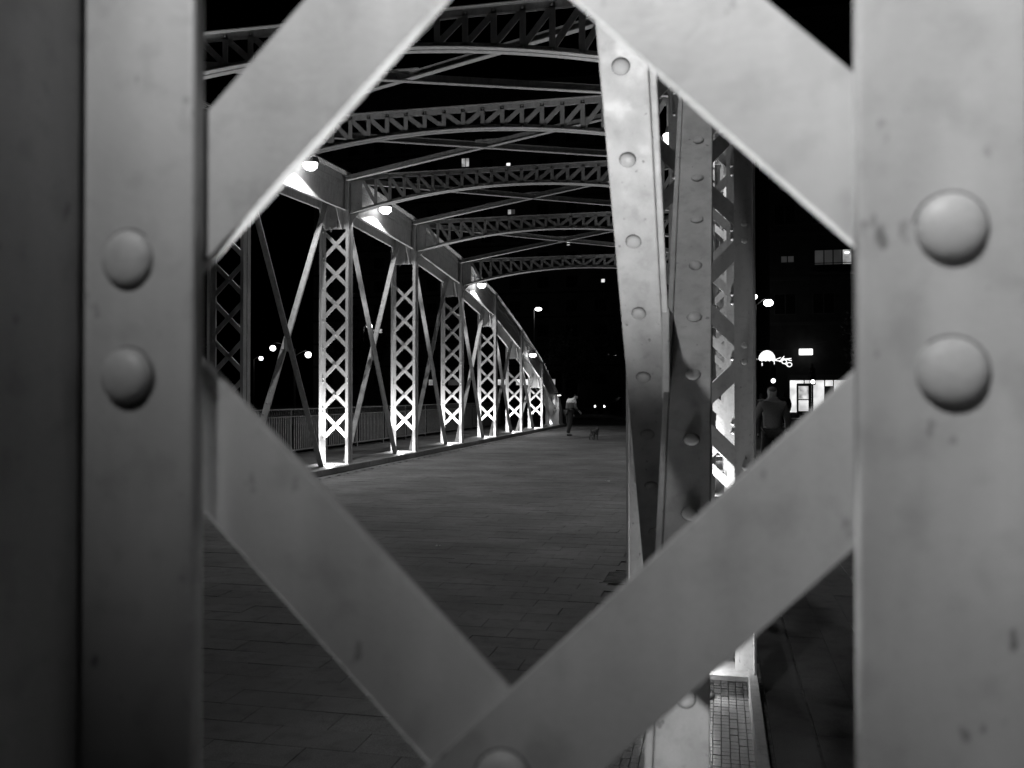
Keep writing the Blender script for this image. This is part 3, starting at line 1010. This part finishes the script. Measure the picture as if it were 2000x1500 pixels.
# ------------------------------------------------------------------ trees
def tree_meshes(seed, h, crown):
    r = random.Random(seed)
    t = MB()
    t.tube([(0, 0, -.1), (.05, .02, h * .25), (-.06, .05, h * .5), (.05, 0, h * .8)], [.22, .17, .12, .05], 9)
    cl = []
    for k in range(9):
        a, el = r.uniform(0, 6.28), r.uniform(.2, 1.1)
        L = r.uniform(.5, 1) * crown
        p0 = Vector((0, 0, h * r.uniform(.35, .6)))
        p1 = p0 + Vector((math.cos(a) * L * math.cos(el), math.sin(a) * L * math.cos(el), L * math.sin(el) * 1.2))
        t.tube([p0, (p0 + p1) / 2 + Vector((0, 0, .15)), p1], [.08, .05, .02], 6)
        cl.append((p1, r.uniform(.5, .9) * crown * .6))
    cl.append((Vector((0, 0, h * .85)), crown * .7))
    lf = MB()
    for k in range(2200):
        c, rad = r.choice(cl)
        v = Vector((r.gauss(0, 1), r.gauss(0, 1), r.gauss(0, .8))).normalized() * rad * r.uniform(.35, 1.05)
        p = c + v
        a = Vector((r.gauss(0, 1), r.gauss(0, 1), r.gauss(0, 1))).normalized() * r.uniform(.09, .17)
        b = a.cross(Vector((r.gauss(0, 1), r.gauss(0, 1), r.gauss(0, 1)))).normalized() * r.uniform(.06, .12)
        lf.add([p - a, p + b, p + a, p - b], [(0, 1, 2, 3)])
    tm, lm = t.mesh('trunk'), lf.mesh('crown')
    tm.materials.append(M['bark']); lm.materials.append(M['leaf'])
    return tm, lm
tv = [tree_meshes(3, 6.5, 2.3), tree_meshes(9, 8, 2.7)]
for k, (x, y, v, lab) in enumerate(((-11.5, 68, 0, 'dark street tree behind the stooping walker at the end of the bridge'), (-7.2, 71, 1, 'taller dark street tree over the car with its headlights on'),
        (-3.6, 69, 0, 'dark street tree right of the car, half behind the lit brace'), (-27, 66, 1, 'dark tree behind the second and third lit left posts'), (-44, 68, 1, 'dark tree at the far left beside the curved lamp'), (8.8, 59.0, 0, 'dark street tree at the right end of the shop front'))):
    e = thing('street_tree', (x, y, -.05), lab, 'tree', 'street trees on the far bank', rz=k * 1.3)
    put('trunk', tv[v][0], None, e, WM[e.name])
    put('crown', tv[v][1], None, e, WM[e.name])

# ------------------------------------------------------------------ people and dog
def skin_mesh(name, verts, edges, radii, root=0, sub=2):
    me = bpy.data.meshes.new(name)
    me.from_pydata(verts, edges, [])
    o = bpy.data.objects.new(name, me)
    COL.objects.link(o)
    o.modifiers.new('skin', 'SKIN').use_smooth_shade = True
    lay = me.skin_vertices[0].data
    for i, r in enumerate(radii):
        lay[i].radius = r if isinstance(r, tuple) else (r, r)
        lay[i].use_root = (i == root)
    s = o.modifiers.new('sub', 'SUBSURF'); s.levels = s.render_levels = sub
    dg = bpy.context.evaluated_depsgraph_get()
    me2 = bpy.data.meshes.new_from_object(o.evaluated_get(dg))
    me2.name = name
    bpy.data.objects.remove(o)
    return me2

def person(loc, rz, label, group=None, h=1.74, J=None, jacket='cloth_grey', trousers='cloth_dark', hair='hair_dark', hairlen=0, two_tone=None):
    k = h / 1.74
    D = dict(pel=(0, 0, .95), spi=(0, -.01, 1.14), che=(0, -.02, 1.36), nck=(0, .0, 1.50), hed=(0, .03, 1.60), top=(0, .02, 1.69), nos=(0, .125, 1.61))
    for s, n in ((-1, 'l'), (1, 'r')):
        D.update({n + 'sh': (s * .18, -.015, 1.385), n + 'el': (s * .25, -.03, 1.14), n + 'wr': (s * .265, .05, .90), n + 'ha': (s * .265, .085, .83),
                  n + 'hi': (s * .09, 0, .91), n + 'kn': (s * .10, .03, .50), n + 'an': (s * .10, -.03, .09), n + 'to': (s * .115, .13, .035), n + 'ea': (s * .082, .015, 1.605)})
    D.update(J or {})
    names = list(D)
    I = {n: i for i, n in enumerate(names)}
    W0 = T(*loc) @ Matrix.Rotation(rz, 4, 'Z') @ Matrix.Scale(k, 4)
    rad = dict(pel=(.15, .11), spi=(.135, .095), che=(.155, .105), nck=.06, hed=(.088, .104), top=(.066, .078), nos=.014, sh=.066, el=.043, wr=.028, ha=(.036, .018), hi=.088, kn=.058, an=.04, to=.036, ea=(.012, .02))
    V = [D[n] for n in names]
    RR = [rad.get(n, rad.get(n[1:], .04)) for n in names]
    Ed = [('pel', 'spi'), ('spi', 'che'), ('che', 'nck'), ('nck', 'hed'), ('hed', 'top'), ('hed', 'nos')]
    for n in 'lr':
        Ed += [('che', n + 'sh'), (n + 'sh', n + 'el'), (n + 'el', n + 'wr'), (n + 'wr', n + 'ha'), ('pel', n + 'hi'), (n + 'hi', n + 'kn'), (n + 'kn', n + 'an'), (n + 'an', n + 'to'), ('hed', n + 'ea')]
    E_ = [(I[a], I[b]) for a, b in Ed]
    # fingers: four of unequal length, slightly curled, and a thumb from the side of the palm
    for n, s in (('l', -1), ('r', 1)):
        ha, wr = Vector(D[n + 'ha']), Vector(D[n + 'wr'])
        d = (ha - wr).normalized()
        fw = Vector((0, 1, 0)); fw = (fw - d * fw.dot(d)).normalized()
        ins = Vector((-s, 0, 0))
        for q, ln in ((-.03, .065), (-.01, .078), (.012, .074), (.032, .06)):
            b0 = len(V)
            V += [tuple(ha + fw * q + d * .03), tuple(ha + fw * q + d * (.03 + ln * .55) + ins * .008), tuple(ha + fw * q + d * (.03 + ln) + ins * .03)]
            RR += [.0095, .0085, .007]
            E_ += [(I[n + 'ha'], b0), (b0, b0 + 1), (b0 + 1, b0 + 2)]
        b0 = len(V)
        V += [tuple(wr + d * .045 + fw * .04 + ins * .01), tuple(wr + d * .09 + fw * .055 + ins * .02)]
        RR += [.011, .009]
        E_ += [(I[n + 'wr'], b0), (b0, b0 + 1)]
    e = put('person', None, None, None, W0, label, 'person', group)
    body = put('body', skin_mesh('body', V, E_, RR, I['pel']), 'skin', e, W0)
    # upper garment
    def garment(name, ns, ed, rr, m, sub=2):
        vs = [D[n] if isinstance(n, str) else n for n in ns]
        return put(name, skin_mesh(name, vs, ed, rr, 0, sub), m, e, W0)
    pel, spi, che, nck = (Vector(D[n]) for n in ('pel', 'spi', 'che', 'nck'))
    hem = tuple(pel + (pel - spi) * .15)
    col = tuple(che.lerp(nck, .50))
    ns = [hem, 'spi', 'che', col]
    ed = [(0, 1), (1, 2), (2, 3)]
    rr = [(.185, .15), (.165, .135), (.165, .130), (.085, .085)]
    for n in 'lr':
        b0 = len(ns)
        wr = tuple(Vector(D[n + 'el']).lerp(Vector(D[n + 'wr']), .96))
        ns += [n + 'sh', n + 'el', wr]
        ed += [(2, b0), (b0, b0 + 1), (b0 + 1, b0 + 2)]
        rr += [.085, .066, .05]
    jk = garment('jacket', ns, ed, rr, jacket)
    if two_tone:
        for mm in two_tone[1:]:
            jk.data.materials.append(M[mm])
        lo, hi = two_tone[0]
        for p in jk.data.polygons:
            z = p.center.z
            p.material_index = 0 if z > hi else (1 if z > lo else 2)
    ns = [tuple(pel + (spi - pel) * .1), 'lhi', 'lkn', tuple(Vector(D['lan']) + Vector((0, 0, .0))), 'rhi', 'rkn', tuple(Vector(D['ran']))]
    garment('trousers', ns, [(0, 1), (1, 2), (2, 3), (0, 4), (4, 5), (5, 6)], [(.16, .13), .108, .085, .068, .108, .085, .068], trousers)
    for n in 'lr':
        a, t_ = Vector(D[n + 'an']), Vector(D[n + 'to'])
        hl = a + (a - t_) * .25; hl.z = t_.z + .005
        put('shoe', skin_mesh('shoe', [tuple(hl), tuple(a.lerp(t_, .45) + Vector((0, 0, -.02))), tuple(t_ + (t_ - a) * .1)], [(0, 1), (1, 2)], [(.04, .035), (.045, .036), (.042, .028)]), 'cloth_dark', e, W0)
    hd, tp = Vector(D['hed']), Vector(D['top'])
    up = (tp - hd).normalized()
    vs = [tuple(hd - up * .015 + Vector((0, -.035, 0))), tuple(tp + up * .018 + Vector((0, -.012, 0)))]
    rr = [(.095, .09), (.078, .086)]
    ed = [(0, 1)]
    if hairlen:
        vs.append(tuple(hd - up * hairlen + Vector((0, -.05, 0)))); rr.append((.09, .05)); ed.append((0, 2))
    put('hair', skin_mesh('hair', vs, ed, rr), hair, body, W0)
    return e

walk = lambda s: {'lkn': (-.10, .03 + .14 * s, .50), 'lan': (-.10, -.03 + .26 * s, .10 + (.05 if s < 0 else 0)), 'lto': (-.11, .12 + .26 * s, .045),
                  'rkn': (.10, .05 - .10 * s, .50), 'ran': (.10, -.05 - .26 * s, .12 if s > 0 else .09), 'rto': (.11, .11 - .24 * s, .04),
                  'lel': (-.26, -.02 - .07 * s, 1.15), 'lwr': (-.29, .06 - .16 * s, .92), 'lha': (-.29, .085 - .18 * s, .85),
                  'rel': (.26, -.02 + .07 * s, 1.15), 'rwr': (.28, .06 + .16 * s, .92), 'rha': (.28, .085 + .18 * s, .85)}
J = walk(1)
J.update({'lel': (-.30, -.06, 1.16), 'lwr': (-.37, -.02, .93), 'lha': (-.39, .0, .86)})
person((.93, 16.5, 0), R(4), 'man in a grey pullover walking away along the right walkway', 'people on the right walkway', 1.80, J, 'cloth_grey', 'cloth_dark', 'hair_grey')
person((1.58, 35, 0), R(-8), 'dark figure walking far ahead, left of the man in the pullover', 'people on the right walkway', 1.70, walk(-1), 'cloth_dark', 'cloth_dark', 'hair_dark', .12)
person((3.46, 49.5, 0), R(10), 'dark silhouette standing before the glowing shop windows', 'people on the right walkway', 1.74, None, 'cloth_dark', 'cloth_dark', 'hair_dark', .16)
person((2.35, 38.5, 0), R(-5), 'dark figure right of the man in the pullover', 'people on the right walkway', 1.66, walk(1), 'cloth_dark', 'cloth_dark', 'hair_dark')
# stooping walker with the dog
J = {'lkn': (-.09, .06, .50), 'lan': (-.09, .04, .09), 'lto': (-.10, .19, .04), 'rkn': (.09, .03, .50), 'ran': (.09, -.10, .10), 'rto': (.10, .05, .04)}
J.update({'spi': (0, .03, 1.12), 'che': (0, .12, 1.31), 'nck': (0, .23, 1.41), 'hed': (0, .31, 1.46), 'top': (0, .35, 1.53), 'nos': (0, .40, 1.42), 'lea': (-.082, .30, 1.47), 'rea': (.082, .30, 1.47),
          'lsh': (-.19, .14, 1.36), 'rsh': (.19, .14, 1.36), 'lel': (-.24, .12, 1.08), 'lwr': (-.20, .24, .90), 'lha': (-.19, .28, .84), 'rel': (.25, .14, 1.09), 'rwr': (.24, .30, .94), 'rha': (.24, .35, .90)})
person((-5.70, 34.9, 0), R(-50), 'stooping walker in a white topped jacket and dark trousers on the deck', None, 1.80, J, 'cloth_white', 'cloth_dark', 'hair_dark', 0, ((1.05, 1.26), 'cloth_mid', 'cloth_dark'))

def dog(loc, rz, label):
    W0 = T(*loc) @ Matrix.Rotation(rz, 4, 'Z')
    e = put('dog', None, None, None, W0, label, 'dog')
    V = [(0, -.16, .27), (0, 0, .26), (0, .15, .28), (0, .23, .35), (0, .29, .40), (0, .38, .375), (0, -.22, .31), (.02, -.27, .39), (.03, -.25, .44), (-.035, .26, .46), (.035, .26, .46)]
    RR = [(.075, .08), (.07, .075), (.08, .09), .055, (.05, .05), .024, .022, .014, .009, .014, .014]
    Ed = [(0, 1), (1, 2), (2, 3), (3, 4), (4, 5), (0, 6), (6, 7), (7, 8), (4, 9), (4, 10)]
    for s in (-1, 1):
        b0 = len(V)
        V += [(s * .06, -.15, .20), (s * .065, -.22, .11), (s * .065, -.19, .03), (s * .065, -.155, .018)]
        RR += [.045, .022, .017, .02]
        Ed += [(0, b0), (b0, b0 + 1), (b0 + 1, b0 + 2), (b0 + 2, b0 + 3)]
        b0 = len(V)
        V += [(s * .06, .15, .20), (s * .06, .145, .10), (s * .06, .15, .03), (s * .06, .18, .018)]
        RR += [.035, .02, .017, .02]
        Ed += [(2, b0), (b0, b0 + 1), (b0 + 1, b0 + 2), (b0 + 2, b0 + 3)]
    b = put('body', skin_mesh('body', V, Ed, RR, 1), 'dogfur', e, W0)
    put('collar', MB().tube([(0, .19 + .0, .315), (0, .205, .335)], .066, 12, cap=False), 'cloth_dark', e, W0)
dog((-4.32, 32, 0), R(-20), 'small shaggy dog trotting on the deck to the right of the stooping walker')

# ------------------------------------------------------------------ litter on the deck
def scrap(x, y, w_, label):
    r = random.Random(int(x * 1000))
    m = MB()
    n = 4
    vs = [((i / n - .5) * w_ + r.gauss(0, w_ * .04), (j / n - .5) * w_ * .7 + r.gauss(0, w_ * .04), .004 + abs(r.gauss(0, w_ * .12))) for j in range(n + 1) for i in range(n + 1)]
    fs = [(j * (n + 1) + i, j * (n + 1) + i + 1, (j + 1) * (n + 1) + i + 1, (j + 1) * (n + 1) + i) for j in range(n) for i in range(n)]
    m.add(vs, fs)
    o = put('paper_scrap', m, 'cloth_white', None, T(x, y, 0), label, 'litter')
    sd = o.modifiers.new('solid', 'SOLIDIFY'); sd.thickness = .001
scrap(-2.91, 9.19, .05, 'small pale paper scrap on the paving in the middle of the deck')
scrap(-2.00, 16.75, .07, 'small pale paper scrap on the paving close to the lit right brace')
